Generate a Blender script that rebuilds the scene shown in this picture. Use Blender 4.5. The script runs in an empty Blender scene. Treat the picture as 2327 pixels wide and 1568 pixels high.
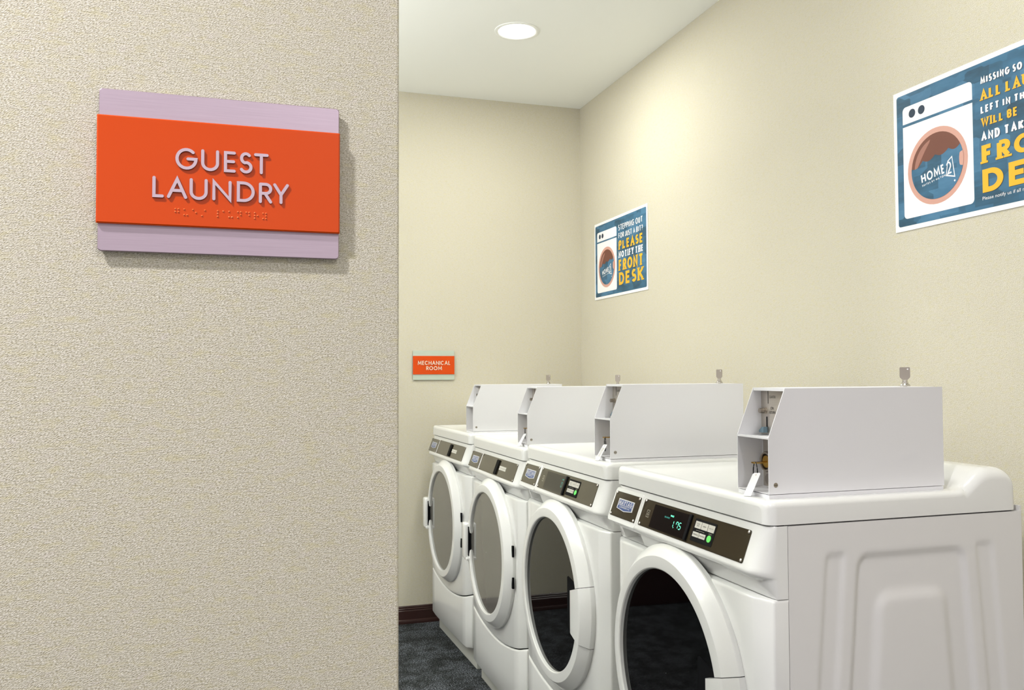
import bpy, bmesh, math, random
from mathutils import Matrix, Vector
random.seed(7)
SC = bpy.context.scene
COL = SC.collection
PI = math.pi

# ------------------------------------------------------------------ camera
CAMZ = 1.29
def make_camera():
    f, yaw, pitch, roll = 1944.554, math.radians(17.7154), math.radians(1.96624), math.radians(-0.22253)
    F = Vector((math.sin(yaw)*math.cos(pitch), math.cos(yaw)*math.cos(pitch), math.sin(pitch)))
    R0 = Vector((math.cos(yaw), -math.sin(yaw), 0)); U0 = R0.cross(F)
    R = R0*math.cos(roll) + U0*math.sin(roll)
    U = U0*math.cos(roll) - R0*math.sin(roll)
    cd = bpy.data.cameras.new('camera'); cam = bpy.data.objects.new('camera', cd); COL.objects.link(cam)
    cd.sensor_fit = 'HORIZONTAL'; cd.sensor_width = 36.0; cd.lens = f/2327*36.0
    cd.clip_start = 0.02; cd.clip_end = 60
    M = Matrix((R, U, -F)).transposed().to_4x4(); M.translation = Vector((0, 0, CAMZ))
    cam.matrix_world = M
    SC.camera = cam
make_camera()

# ------------------------------------------------------------------ world, lights, exposure
W_ = bpy.data.worlds.new('world'); SC.world = W_; W_.use_nodes = True
W_.node_tree.nodes['Background'].inputs[0].default_value = (1.0, 0.96, 0.95, 1)
W_.node_tree.nodes['Background'].inputs[1].default_value = 0.9
SC.view_settings.view_transform = 'Standard'; SC.view_settings.look = 'None'
SC.view_settings.gamma = 1.0; SC.view_settings.use_curve_mapping = False
SC.view_settings.exposure = 0.0
LAUNDRY_W, LAUNDRY_C = 15.0, (1.0, 1.0, 0.93)
HALL_W, HALL_C = 53.0, (1.0, 0.97, 1.0)
FILL_UP, FILL_DOWN, FILL_C = 88.0, 10.0, (0.99, 1.0, 0.95)  # pendant: an added lamp that fills ceiling and machine fronts

# ------------------------------------------------------------------ helpers
def lin(c):
    c = c/255.0
    return c/12.92 if c <= 0.04045 else ((c+0.055)/1.055)**2.4
def rgb(r, g, b): return (lin(r), lin(g), lin(b), 1.0)
def mat(name, col, rough=0.5, metal=0.0, spec=0.5, coat=0.0, emit=None, estr=0.0, ior=1.5):
    m = bpy.data.materials.new(name); m.use_nodes = True
    b = m.node_tree.nodes['Principled BSDF']
    b.inputs['Base Color'].default_value = col
    b.inputs['Roughness'].default_value = rough
    b.inputs['Metallic'].default_value = metal
    b.inputs['Specular IOR Level'].default_value = spec
    b.inputs['IOR'].default_value = ior
    b.inputs['Coat Weight'].default_value = coat
    b.inputs['Coat Roughness'].default_value = 0.06
    if emit:
        b.inputs['Emission Color'].default_value = emit; b.inputs['Emission Strength'].default_value = estr
    return m
def nd(m, t, **kw):
    n = m.node_tree.nodes.new(t)
    for k, v in kw.items(): setattr(n, k, v)
    return n
def lk(m, a, b): m.node_tree.links.new(a, b)
def bsdf(m): return m.node_tree.nodes['Principled BSDF']
def mathn(m, op, a, b=None):
    n = nd(m, 'ShaderNodeMath', operation=op)
    for i, v in enumerate((a, b)):
        if v is None: continue
        if isinstance(v, (int, float)): n.inputs[i].default_value = v
        else: lk(m, v, n.inputs[i])
    return n.outputs[0]
def ramp(m, fac, stops):
    r = nd(m, 'ShaderNodeValToRGB'); lk(m, fac, r.inputs[0])
    el = r.color_ramp.elements
    while len(el) > len(stops): el.remove(el[-1])
    while len(el) < len(stops): el.new(0.5)
    for e, (p, c) in zip(el, stops): e.position = p; e.color = c
    return r.outputs[0]
def noise(m, vec, scale, detail=2.0, rough=0.5):
    n = nd(m, 'ShaderNodeTexNoise'); lk(m, vec, n.inputs['Vector'])
    n.inputs['Scale'].default_value = scale; n.inputs['Detail'].default_value = detail; n.inputs['Roughness'].default_value = rough
    return n.outputs['Fac']
def mixc(m, fac, a, b, blend='MIX'):
    n = nd(m, 'ShaderNodeMix', data_type='RGBA', blend_type=blend)
    if isinstance(fac, (int, float)): n.inputs[0].default_value = fac
    else: lk(m, fac, n.inputs[0])
    for i, v in ((6, a), (7, b)):
        if isinstance(v, tuple): n.inputs[i].default_value = v
        else: lk(m, v, n.inputs[i])
    return n.outputs[2]
def addbump(m, h, strength, dist):
    b = nd(m, 'ShaderNodeBump'); b.inputs['Strength'].default_value = strength; b.inputs['Distance'].default_value = dist
    lk(m, h, b.inputs['Height']); lk(m, b.outputs[0], bsdf(m).inputs['Normal'])

def make_wallpaper():
    m = mat('woven_wallpaper', rgb(220, 213, 190), 0.75, spec=0.25)
    tc = nd(m, 'ShaderNodeTexCoord'); sx = nd(m, 'ShaderNodeSeparateXYZ'); lk(m, tc.outputs['Object'], sx.inputs[0])
    u = mathn(m, 'ADD', sx.outputs[0], sx.outputs[1]); v = sx.outputs[2]
    def vec(a, b, c, d):     # (a*u+b*v, c*u+d*v)
        cb = nd(m, 'ShaderNodeCombineXYZ')
        lk(m, mathn(m, 'ADD', mathn(m, 'MULTIPLY', u, a), mathn(m, 'MULTIPLY', v, b)), cb.inputs[0])
        lk(m, mathn(m, 'ADD', mathn(m, 'MULTIPLY', u, c), mathn(m, 'MULTIPLY', v, d)), cb.inputs[1])
        return cb.outputs[0]
    weave = noise(m, vec(500, 190, -520, 1080), 1.0, 1.0, 0.5)
    slub = noise(m, vec(90, 0, 0, 700), 1.0, 2.0, 0.6)
    tint = noise(m, vec(55, 0, 0, 130), 1.0, 3.0, 0.6)
    tint2 = noise(m, vec(40, 60, -50, 90), 1.0, 3.0, 0.6)
    c0 = ramp(m, weave, [(0.30, rgb(164, 157, 136)), (0.52, rgb(210, 205, 189)), (0.72, rgb(236, 232, 221))])
    c1 = mixc(m, ramp(m, tint, [(0.50, (0, 0, 0, 1)), (0.72, (1, 1, 1, 1))]), c0, rgb(205, 197, 153), 'MIX')
    n = c1.node; 
    c2 = mixc(m, ramp(m, tint2, [(0.56, (0, 0, 0, 1)), (0.8, (.7, .7, .7, 1))]), c1, rgb(216, 205, 206))
    c3 = mixc(m, 0.5, c0, c2)
    c3 = mixc(m, ramp(m, slub, [(0.28, (.55, .55, .55, 1)), (0.46, (0, 0, 0, 1))]), c3, rgb(175, 166, 132))
    lk(m, c3, bsdf(m).inputs['Base Color'])
    h = mathn(m, 'ADD', weave, mathn(m, 'MULTIPLY', slub, 0.6))
    addbump(m, h, 0.85, 0.0008)
    return m
def make_carpet():
    m = mat('dark_carpet', rgb(45, 48, 52), 0.95, spec=0.1)
    tc = nd(m, 'ShaderNodeTexCoord')
    fine = noise(m, tc.outputs['Object'], 170, 3, 0.75); big = noise(m, tc.outputs['Object'], 9, 4, 0.7)
    c = ramp(m, fine, [(0.34, rgb(16, 18, 20)), (0.50, rgb(50, 53, 57)), (0.66, rgb(150, 155, 162))])
    d = ramp(m, fine, [(0.34, rgb(10, 12, 12)), (0.52, rgb(34, 36, 36)), (0.70, rgb(108, 112, 112))])
    lk(m, mixc(m, ramp(m, big, [(0.42, (0, 0, 0, 1)), (0.6, (1, 1, 1, 1))]), d, c), bsdf(m).inputs['Base Color'])
    addbump(m, fine, 0.6, 0.004)
    return m
def make_brushed(name, col, rough=0.42):
    m = mat(name, col, rough, metal=0.85)
    tc = nd(m, 'ShaderNodeTexCoord'); mp = nd(m, 'ShaderNodeMapping'); lk(m, tc.outputs['Object'], mp.inputs[0])
    mp.inputs['Scale'].default_value = (18, 18, 1500)
    n = noise(m, mp.outputs[0], 1.0, 2, 0.6)
    a = tuple(x*0.94 for x in col[:3])+(1,); b = tuple(min(1, x*1.04) for x in col[:3])+(1,)
    lk(m, ramp(m, n, [(0.3, a), (0.7, b)]), bsdf(m).inputs['Base Color'])
    return m
def make_enamel(name, col, rough, coat, bump=0.0):
    m = mat(name, col, rough, spec=0.5, coat=coat)
    if bump:
        tc = nd(m, 'ShaderNodeTexCoord'); n = noise(m, tc.outputs['Object'], 420, 2, 0.5); addbump(m, n, bump, 0.0006)
    return m
def make_poster_blue():
    m = mat('poster_blue_print', rgb(50, 100, 140), 0.45, spec=0.3)
    tc = nd(m, 'ShaderNodeTexCoord')
    mp = nd(m, 'ShaderNodeMapping'); lk(m, tc.outputs['Object'], mp.inputs[0]); mp.inputs['Scale'].default_value = (1, 13, 22)
    vo = nd(m, 'ShaderNodeTexVoronoi', distance='CHEBYCHEV'); lk(m, mp.outputs[0], vo.inputs['Vector']); vo.inputs['Scale'].default_value = 1.0
    mp2 = nd(m, 'ShaderNodeMapping'); lk(m, tc.outputs['Object'], mp2.inputs[0]); mp2.inputs['Scale'].default_value = (1, 9, 30)
    n = noise(m, mp2.outputs[0], 1.0, 3, 0.6)
    sp = nd(m, 'ShaderNodeSeparateColor'); lk(m, vo.outputs['Color'], sp.inputs[0])
    f = mathn(m, 'ADD', mathn(m, 'MULTIPLY', sp.outputs[0], 0.45), mathn(m, 'MULTIPLY', n, 0.6))
    c = ramp(m, f, [(0.18, rgb(30, 52, 68)), (0.36, rgb(42, 82, 106)), (0.58, rgb(56, 104, 136)), (0.82, rgb(74, 122, 156))])
    lk(m, c, bsdf(m).inputs['Base Color'])
    return m
M = dict(
    wallpaper=make_wallpaper(), carpet=make_carpet(),
    ceiling=mat('ceiling_paint', rgb(247, 249, 247), 0.9, spec=0.1),
    mahogany=make_enamel('dark_mahogany_paint', rgb(50, 28, 24), 0.35, 0.2),
    enamel=make_enamel('white_enamel', rgb(232, 233, 232), 0.22, 0.4),
    enamel2=make_enamel('white_cabinet_enamel', rgb(226, 225, 225), 0.33, 0.15),
    powder=make_enamel('white_powder_coat', rgb(230, 230, 234), 0.45, 0.0, 0.08),
    base=mat('grey_base_paint', rgb(196, 197, 190), 0.5),
    dark_gap=mat('dark_chassis', rgb(30, 30, 30), 0.8),
    bronze=make_enamel('dark_bronze_panel', rgb(52, 46, 32), 0.16, 0.5),
    screen=mat('black_display_glass', rgb(14, 12, 10), 0.06, spec=0.6),
    blackplastic=mat('black_plastic', rgb(6, 7, 11), 0.6, spec=0.12),
    washglass=mat('washer_door_glass', rgb(3, 3, 4), 0.03, spec=0.5, ior=1.42),
    dryglass=mat('dryer_door_glass', rgb(104, 102, 98), 0.06, spec=0.7, ior=1.6),
    chrome=mat('chrome', rgb(200, 196, 190), 0.22, metal=1.0),
    steel=mat('steel', rgb(168, 160, 150), 0.32, metal=1.0),
    plate=make_brushed('brushed_steel_plate', rgb(196, 190, 182), 0.4),
    brass=mat('brass', rgb(190, 150, 70), 0.28, metal=1.0),
    blackwire=mat('black_wire', rgb(18, 18, 18), 0.4),
    blue_lever=mat('pale_blue_lever', rgb(100, 124, 138), 0.35),
    tag=mat('white_tag', rgb(232, 232, 236), 0.55),
    ink=mat('black_ink', rgb(22, 20, 20), 0.6),
    greykey=mat('grey_button', rgb(196, 194, 186), 0.45),
    green=mat('green_button', rgb(96, 205, 96), 0.4, emit=rgb(96, 205, 96), estr=0.25),
    led=mat('green_led_segments', rgb(90, 230, 180), 0.4, emit=rgb(110, 245, 195), estr=1.6),
    leddim=mat('teal_led_caption', rgb(50, 130, 120), 0.4, emit=rgb(60, 160, 150), estr=0.6),
    printgrey=mat('grey_print', rgb(170, 165, 150), 0.5),
    badgeblue=mat('badge_blue', rgb(48, 74, 130), 0.35),
    badgewhite=mat('badge_silver', rgb(214, 214, 214), 0.35),
    alum=make_brushed('brushed_aluminium', rgb(184, 167, 180), 0.45),
    alum2=make_brushed('brushed_aluminium_cool', rgb(206, 218, 206), 0.5),
    orange=mat('orange_acrylic', rgb(208, 70, 1), 0.2, spec=0.35),
    letter=mat('pale_aluminium_letter', rgb(198, 176, 188), 0.45, metal=0.35),
    letter2=mat('cream_aluminium_letter', rgb(240, 220, 196), 0.5, metal=0.1),
    letteredge=mat('charcoal_letter_edge', rgb(60, 56, 62), 0.5),
    braille=mat('clear_orange_bead', rgb(244, 120, 60), 0.1, spec=0.7, coat=0.5),
    signback=mat('dark_sign_back', rgb(52, 52, 50), 0.6),
    paper=mat('poster_white', rgb(240, 240, 242), 0.5, spec=0.3),
    pblue=make_poster_blue(),
    pyellow=mat('poster_yellow', rgb(236, 178, 44), 0.5, spec=0.3),
    pshadow=mat('poster_dark_blue', rgb(34, 52, 72), 0.5, spec=0.3),
    psalmon=mat('poster_salmon', rgb(206, 158, 144), 0.5, spec=0.3),
    pbrown=mat('poster_brown', rgb(112, 68, 54), 0.5, spec=0.3),
    pbrown2=mat('poster_light_brown', rgb(160, 112, 98), 0.5, spec=0.3),
    lens=mat('lamp_lens', (1, 1, 1, 1), 0.5, emit=(1, 1, 0.985, 1), estr=6.0),
    trimwhite=mat('lamp_trim_white', rgb(244, 246, 244), 0.5),
)

def new(name, verts, faces, m, parent=None, smooth=35, data=None):
    if data is None:
        me = bpy.data.meshes.new(name); me.from_pydata([tuple(v) for v in verts], [], faces); me.update()
        bm = bmesh.new(); bm.from_mesh(me); bmesh.ops.recalc_face_normals(bm, faces=bm.faces); bm.to_mesh(me); bm.free()
        if smooth:
            me.shade_smooth(); me.set_sharp_from_angle(angle=math.radians(smooth))
        me.materials.append(M[m] if isinstance(m, str) else m)
    else: me = data
    o = bpy.data.objects.new(name, me); COL.objects.link(o)
    if parent: o.parent = parent
    return o
def thing(name, label, cat, loc, rotz=0.0, group=None):
    o = bpy.data.objects.new(name, None); COL.objects.link(o); o.location = loc; o.rotation_euler = (0, 0, rotz)
    o.empty_display_size = 0.05
    tag(o, label, cat, group); return o
def tag(o, label, cat, group=None):
    o['label'] = label; o['category'] = cat
    if group: o['group'] = group
def struct(o, label=None):
    o['kind'] = 'structure'
    if label: o['label'] = label
    return o
class MB:
    def __init__(s): s.v = []; s.f = []
    def add(s, v, f):
        k = len(s.v); s.v += [tuple(p) for p in v]; s.f += [tuple(i+k for i in q) for q in f]; return s
    def box(s, a, b, bev=0.0):
        (x0, y0, z0), (x1, y1, z1) = a, b
        if bev <= 0:
            v = [(x, y, z) for x in (x0, x1) for y in (y0, y1) for z in (z0, z1)]
            f = [(0, 1, 3, 2), (4, 6, 7, 5), (0, 4, 5, 1), (2, 3, 7, 6), (0, 2, 6, 4), (1, 5, 7, 3)]
            return s.add(v, f)
        bm = bmesh.new(); bmesh.ops.create_cube(bm, size=1)
        for q in bm.verts:
            q.co = Vector(((x0+x1)/2+q.co.x*(x1-x0), (y0+y1)/2+q.co.y*(y1-y0), (z0+z1)/2+q.co.z*(z1-z0)))
        bmesh.ops.bevel(bm, geom=bm.edges[:], offset=bev, segments=3, affect='EDGES', profile=0.5)
        bm.verts.index_update()
        v = [tuple(q.co) for q in bm.verts]; f = [tuple(q.index for q in fc.verts) for fc in bm.faces]; bm.free()
        return s.add(v, f)
    def grid(s, rows, closed=False):
        n = len(rows[0]); v = [p for r in rows for p in r]; f = []
        for i in range(len(rows)-1):
            for j in range(n if closed else n-1):
                a = i*n+j; b = i*n+(j+1) % n
                f.append((a, b, b+n, a+n))
        return s.add(v, f)
    def poly(s, pts): return s.add(pts, [tuple(range(len(pts)))])
    def prism(s, pts, off):
        n = len(pts); o = Vector(off); v = [Vector(p) for p in pts]; w = [p+o for p in v]
        f = [tuple(range(n)), tuple(range(2*n-1, n-1, -1))]+[(i, (i+1) % n, n+(i+1) % n, n+i) for i in range(n)]
        return s.add(v+w, f)
    def tube(s, path, r, n=8, closed=False):
        P = [Vector(p) for p in path]; rows = []
        for i, p in enumerate(P):
            if closed: t = P[(i+1) % len(P)]-P[i-1]
            else: t = P[min(i+1, len(P)-1)]-P[max(i-1, 0)]
            t.normalize(); ref = Vector((0, 0, 1)) if abs(t.z) < .9 else Vector((1, 0, 0))
            a = t.cross(ref).normalized(); b = t.cross(a)
            rows.append([p+a*(r*math.cos(2*PI*k/n))+b*(r*math.sin(2*PI*k/n)) for k in range(n)])
        if closed: rows.append(rows[0])
        k0 = len(s.v); s.grid(rows, True)
        if not closed:
            s.f.append(tuple(k0+i for i in range(n))); e = k0+(len(rows)-1)*n; s.f.append(tuple(e+i for i in range(n)))
        return s
    def cyl(s, c, axis, r, h, n=24, r2=None):
        c = Vector(c); ax = Vector(axis).normalized(); ref = Vector((0, 0, 1)) if abs(ax.z) < .9 else Vector((1, 0, 0))
        a = ax.cross(ref).normalized(); b = ax.cross(a); r2 = r if r2 is None else r2
        p0 = [c+a*(r*math.cos(2*PI*k/n))+b*(r*math.sin(2*PI*k/n)) for k in range(n)]
        p1 = [c+ax*h+a*(r2*math.cos(2*PI*k/n))+b*(r2*math.sin(2*PI*k/n)) for k in range(n)]
        return s.add(p0+p1, [tuple(range(n)), tuple(range(2*n-1, n-1, -1))]+[(i, (i+1) % n, n+(i+1) % n, n+i) for i in range(n)])
    def build(s, name, m, parent=None, smooth=35): return new(name, s.v, s.f, m, parent, smooth)

# ------------------------------------------------------------------ stroke lettering
def arc(cx, cy, rx, ry, a0, a1, n=12):
    return [(cx+rx*math.cos(math.radians(a0+(a1-a0)*i/n)), cy+ry*math.sin(math.radians(a0+(a1-a0)*i/n))) for i in range(n+1)]
def glyph(ch, w):
    h = w/2
    G = {
        'A': [[(0, 0), (h, 1), (w, 0)], [(.19*w, .36), (.81*w, .36)]],
        'B': [[(0, 0), (0, 1)], [(0, 1), (.5*w, 1)]+arc(.5*w, .77, .44*w, .23, 90, -90)+[(0, .54)], [(0, .54), (.5*w, .54)]+arc(.52*w, .27, .48*w, .27, 90, -90)+[(0, 0)]],
        'C': [arc(h, .5, h, .5, 48, 312, 22)],
        'D': [[(0, 0), (0, 1), (.35*w, 1)]+arc(.35*w, .5, .65*w, .5, 90, -90, 18)+[(0, 0)]],
        'E': [[(w, 1), (0, 1), (0, 0), (w, 0)], [(0, .52), (.92*w, .52)]],
        'F': [[(w, 1), (0, 1), (0, 0)], [(0, .5), (.9*w, .5)]],
        'G': [arc(h, .5, h, .5, 46, 360, 24)+[(.58*w, .5)]],
        'H': [[(0, 0), (0, 1)], [(w, 0), (w, 1)], [(0, .5), (w, .5)]],
        'I': [[(h, 0), (h, 1)]],
        'J': [[(w, 1), (w, .3)]+arc(h, .28, h, .28, 0, -180)],
        'K': [[(0, 0), (0, 1)], [(w, 1), (0, .42)], [(.3*w, .58), (w, 0)]],
        'L': [[(0, 1), (0, 0), (w, 0)]],
        'M': [[(0, 0), (.08*w, 1), (h, .2), (.92*w, 1), (w, 0)]],
        'N': [[(0, 0), (0, 1), (w, 0), (w, 1)]],
        'O': [arc(h, .5, h, .5, 0, 360, 30)[:-1]+['c']],
        'P': [[(0, 0), (0, 1)], [(0, 1), (.5*w, 1)]+arc(.52*w, .74, .48*w, .26, 90, -90)+[(0, .48)]],
        'R': [[(0, 0), (0, 1)], [(0, 1), (.5*w, 1)]+arc(.52*w, .74, .48*w, .26, 90, -90)+[(0, .48)], [(.45*w, .48), (w, 0)]],
        'S': [arc(h, .745, .43*w, .255, 40, 270, 14)[:-1]+arc(h, .26, h, .26, 80, -150, 14)],
        'T': [[(0, 1), (w, 1)], [(h, 1), (h, 0)]],
        'U': [[(0, 1), (0, .36)]+arc(h, .36, h, .36, 180, 360, 16)+[(w, 1)]],
        'V': [[(0, 1), (h, 0), (w, 1)]],
        'W': [[(0, 1), (.24*w, 0), (h, .95), (.76*w, 0), (w, 1)]],
        'Y': [[(0, 1), (h, .44), (w, 1)], [(h, .44), (h, 0)]],
        '?': [arc(h, .73, h, .27, 160, -60, 12)+[(h, .40), (h, .28)], [(h, .06), (h, 0)]],
        '2': [arc(h, .7, h, .3, 165, -35, 12)+[(0, 0), (w, 0)]],
    }
    return G[ch]
WID = dict(A=.8, B=.55, C=.78, D=.72, E=.5, F=.48, G=.86, H=.7, I=.02, J=.4, K=.62, L=.45, M=.92, N=.74, O=.9, P=.52, R=.56, S=.5, T=.62, U=.68, V=.75, W=1.1, Y=.7)
SERIF = dict(A='ab', B='', D='', E='', F='f', H='abcd', I='xy', K='acbd', L='a', M='abcd', N='ad', P='f', R='fb', T='y', U='cd', V='cd', W='cd', Y='cdy', J='d')
def ribbon(pts, th, closed=False, round_cap=False):
    P = []
    for p in pts:
        q = Vector((p[0], p[1]))
        if not P or (q-P[-1]).length > 1e-7: P.append(q)
    if len(P) > 3 and (P[0]-P[-1]).length < 1e-7: P.pop(); closed = True
    n = len(P); L = []; R = []
    for i in range(n):
        a = P[i-1] if (i > 0 or closed) else None
        b = P[(i+1) % n] if (i < n-1 or closed) else None
        d0 = (P[i]-a).normalized() if a is not None else None
        d1 = (b-P[i]).normalized() if b is not None else None
        if d0 is None: d0 = d1
        if d1 is None: d1 = d0
        n0 = Vector((-d0.y, d0.x)); n1 = Vector((-d1.y, d1.x)); m = n0+n1
        if m.length < 1e-6: m = n0
        m.normalize(); k = 1/max(.42, m.dot(n0))
        L.append(P[i]+m*(th/2*k)); R.append(P[i]-m*(th/2*k))
    polys = [[R[i], R[(i+1) % n], L[(i+1) % n], L[i]] for i in range(n if closed else n-1)]
    if round_cap and not closed:
        for e, o in ((0, 1), (n-1, n-2)):
            d = (P[e]-P[o]).normalized(); a0 = math.atan2(d.y, d.x)
            polys.append([P[e]+Vector((math.cos(a0-PI/2+PI*k/8), math.sin(a0-PI/2+PI*k/8)))*(th/2) for k in range(9)])
    return polys
LAYER = 2e-5        # overlapping strokes lie a hair above one another
def letter_polys(ch, x0, y0, w, h, th, round_cap=False, slab=False, k=1.0):
    # k < 1 makes the horizontal strokes thinner than the upright ones
    if k != 1.0:
        return [[(p[0], y0+p[1]*k, p[2]) for p in q] for q in letter_polys(ch, x0, 0.0, w, h/k, th, round_cap, slab)]
    sw = max(0.0, w-th); sh = h-th; out = []
    gw = sw/sh if sh > 0 else 0
    for k, st in enumerate(glyph(ch, max(gw, 1e-4))):
        closed = st[-1] == 'c'
        pts = [(x0+th/2+p[0]*sh, y0+th/2+p[1]*sh) for p in st if p != 'c']
        out += [[(p[0], p[1], k*LAYER) for p in q] for q in ribbon(pts, th, closed, round_cap)]
    if slab:
        s = th*.78; t = th*.5
        pos = dict(a=(x0+th/2, y0), b=(x0+w-th/2, y0), c=(x0+th/2, y0+h), d=(x0+w-th/2, y0+h), x=(x0+w/2, y0+h), y=(x0+w/2, y0), f=(x0+th/2, y0))
        for i, k in enumerate(SERIF.get(ch, '')):
            cx, cy = pos[k]; z = (3+i)*LAYER; up = cy > y0+h/2
            ya, yb = (cy-t, cy) if up else (cy, cy+t)
            out.append([(cx-s, ya, z), (cx+s, ya, z), (cx+s, yb, z), (cx-s, yb, z)])
    return out
WIDER = dict(E=.12, F=.12, L=.17, T=.16, S=.10, R=.10, P=.10, B=.10, J=.08, K=.10)   # room for heavy strokes
def layout(text, x0, x1, h, th, gap=.12, space=.35, cond=1.0, heavy=False):
    """letter boxes fitted exactly between x0 and x1"""
    raw = []; x = 0
    for ch in text:
        if ch == ' ': x += space*h; continue
        w = max((WID.get(ch, .55)+(WIDER.get(ch, 0) if heavy else 0))*h*cond, th) if ch != 'I' else th
        raw.append((ch, x, w)); x += w+gap*h
    tot = x-gap*h; k = (x1-x0)/tot
    return [(c, x0+a*k, w*k if c != 'I' else min(w*k, th*1.0)) for c, a, w in raw]
def text_polys(text, x0, x1, y0, h, th, slab=False, round_cap=False, gap=.12, space=.35, cond=1.0, k=1.0):
    out = []
    for c, x, w in layout(text, x0, x1, h, th, gap, space, cond):
        out += letter_polys(c, x, y0, w, h, th, round_cap, slab, k)
    return out
def font_polys(text, x0, x1, y0, h):
    """built-in font, fitted in a box"""
    cu = bpy.data.curves.new('t', 'FONT'); cu.body = text; cu.resolution_u = 3
    o = bpy.data.objects.new('t', cu); COL.objects.link(o)
    dg = bpy.context.evaluated_depsgraph_get(); me = o.evaluated_get(dg).to_mesh()
    vs = [v.co.copy() for v in me.vertices]; fs = [tuple(p.vertices) for p in me.polygons]
    o.evaluated_get(dg).to_mesh_clear(); bpy.data.objects.remove(o); bpy.data.curves.remove(cu)
    ax = min(v.x for v in vs); bx = max(v.x for v in vs); ay = min(v.y for v in vs); by = max(v.y for v in vs)
    f = lambda v: Vector((x0+(v.x-ax)/(bx-ax)*(x1-x0), y0+(v.y-ay)/(by-ay)*h))
    return [[f(vs[i]) for i in q] for q in fs]
def flat(name, polys, fn, off, m, parent):
    """thin print: every polygon lies at height off above the surface given by fn(u, v, off)"""
    mb = MB()
    for p in polys: mb.poly([fn(q[0], q[1], off+(q[2] if len(q) > 2 else 0)) for q in p])
    return mb.build(name, m, parent, 0)
def rrect(x0, x1, y0, y1, r, n=5):
    out = []
    for cx, cy, a in ((x1-r, y1-r, 0), (x0+r, y1-r, 90), (x0+r, y0+r, 180), (x1-r, y0+r, 270)):
        out += [Vector((cx+r*math.cos(math.radians(a+90*i/n)), cy+r*math.sin(math.radians(a+90*i/n)))) for i in range(n+1)]
    return out
def slab_on(name, outline, fn, h0, h1, m, parent, bev=0.0):
    mb = MB(); n = len(outline)
    lo = [fn(p[0], p[1], h0) for p in outline]
    if bev:
        cx = sum(p[0] for p in outline)/n; cy = sum(p[1] for p in outline)/n
        hi0 = [fn(p[0], p[1], h1-bev) for p in outline]
        def ins(p):
            dx, dy = p[0]-cx, p[1]-cy
            return (p[0]-math.copysign(min(bev, abs(dx)), dx), p[1]-math.copysign(min(bev, abs(dy)), dy))
        hi = [fn(*ins(p), h1) for p in outline]
        mb.grid([lo, hi0, hi], True); mb.f.append(tuple(range(2*n, 3*n)))
    else:
        hi = [fn(p[0], p[1], h1) for p in outline]; mb.grid([lo, hi], True); mb.f.append(tuple(range(n, 2*n)))
    return mb.build(name, m, parent, 30)

# ------------------------------------------------------------------ room shell
XR, YF, YN, ZC = 1.83, 4.45, 0.885, 2.79
XE, TH = 0.1592, 0.13                      # end of the foreground wall, its thickness
XL, YB = -3.2, -3.0
def wallbox(name, a, b, m, label=None): return struct(MB().box(a, b).build(name, m, None, 0), label)
wallbox('floor', (XL, YB, -0.06), (XR+0.1, YF+0.1, 0), 'carpet', 'dark blue-grey speckled carpet')
wallbox('ceiling', (XL, YB, ZC), (XR+0.1, YF+0.1, ZC+0.06), 'ceiling', 'smooth white ceiling')
wallbox('wall_right', (XR, YB, 0), (XR+0.1, YF+0.1, ZC), 'wallpaper', 'beige woven wallpaper wall behind the machines')
wallbox('wall_back', (XL, YF, 0), (XR, YF+0.1, ZC), 'wallpaper', 'beige woven wallpaper wall at the end of the room')
struct(MB().box((XL, YN, 0), (XE, YN+TH, ZC), 0.003).build('wall_left', 'wallpaper', None, 30), 'beige woven wallpaper wall close to the camera')

def baseboard(name, p0, p1, nrm, label):
    prof = [(0, 0), (0.017, 0), (0.018, 0.010), (0.016, 0.018), (0.011, 0.021), (0.011, 0.064), (0.0085, 0.067), (0.0085, 0.074), (0.006, 0.077), (0.006, 0.084), (0.003, 0.089), (0, 0.089)]
    p0 = Vector(p0); p1 = Vector(p1); n = Vector(nrm); mb = MB()
    rows = [[p+n*a+Vector((0, 0, z)) for a, z in prof] for p in (p0, p1)]
    mb.grid(rows); mb.poly(rows[0]); mb.poly(rows[1])
    return struct(mb.build(name, 'mahogany', None, 25), label)
baseboard('baseboard_back', (-0.13, YF, 0), (XR, YF, 0), (0, -1, 0), 'dark mahogany moulded baseboard')
baseboard('baseboard_right', (XR, YB, 0), (XR, YF, 0), (-1, 0, 0), 'dark mahogany moulded baseboard behind machines')
baseboard('baseboard_left', (XL, YN, 0), (XE, YN, 0), (0, -1, 0), 'dark mahogany moulded baseboard')
# mechanical-room door added unseen on the end wall, to darken the nearest washer's reflection
d = struct(MB().box((-1.12, YF-0.02, 0.004), (-0.2, YF, 2.1)).build('added_door', 'mahogany', None, 0), 'dark brown mechanical room door, added for a dark reflection')
mb = MB()
mb.box((-1.19, YF-0.03, 0), (-1.12, YF, 2.17)).box((-0.2, YF-0.03, 0), (-0.13, YF, 2.17)).box((-1.12, YF-0.03, 2.1), (-0.2, YF, 2.17))
mb.build('door_frame', 'mahogany', d, 0)
mb = MB().cyl((-0.27, YF-0.02, 1.0), (0, -1, 0), 0.026, 0.01); mb.tube([(-0.27, YF-0.03, 1.0), (-0.27, YF-0.06, 1.0), (-0.39, YF-0.06, 1.0)], 0.008)
mb.build('door_handle', 'steel', d)

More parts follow.
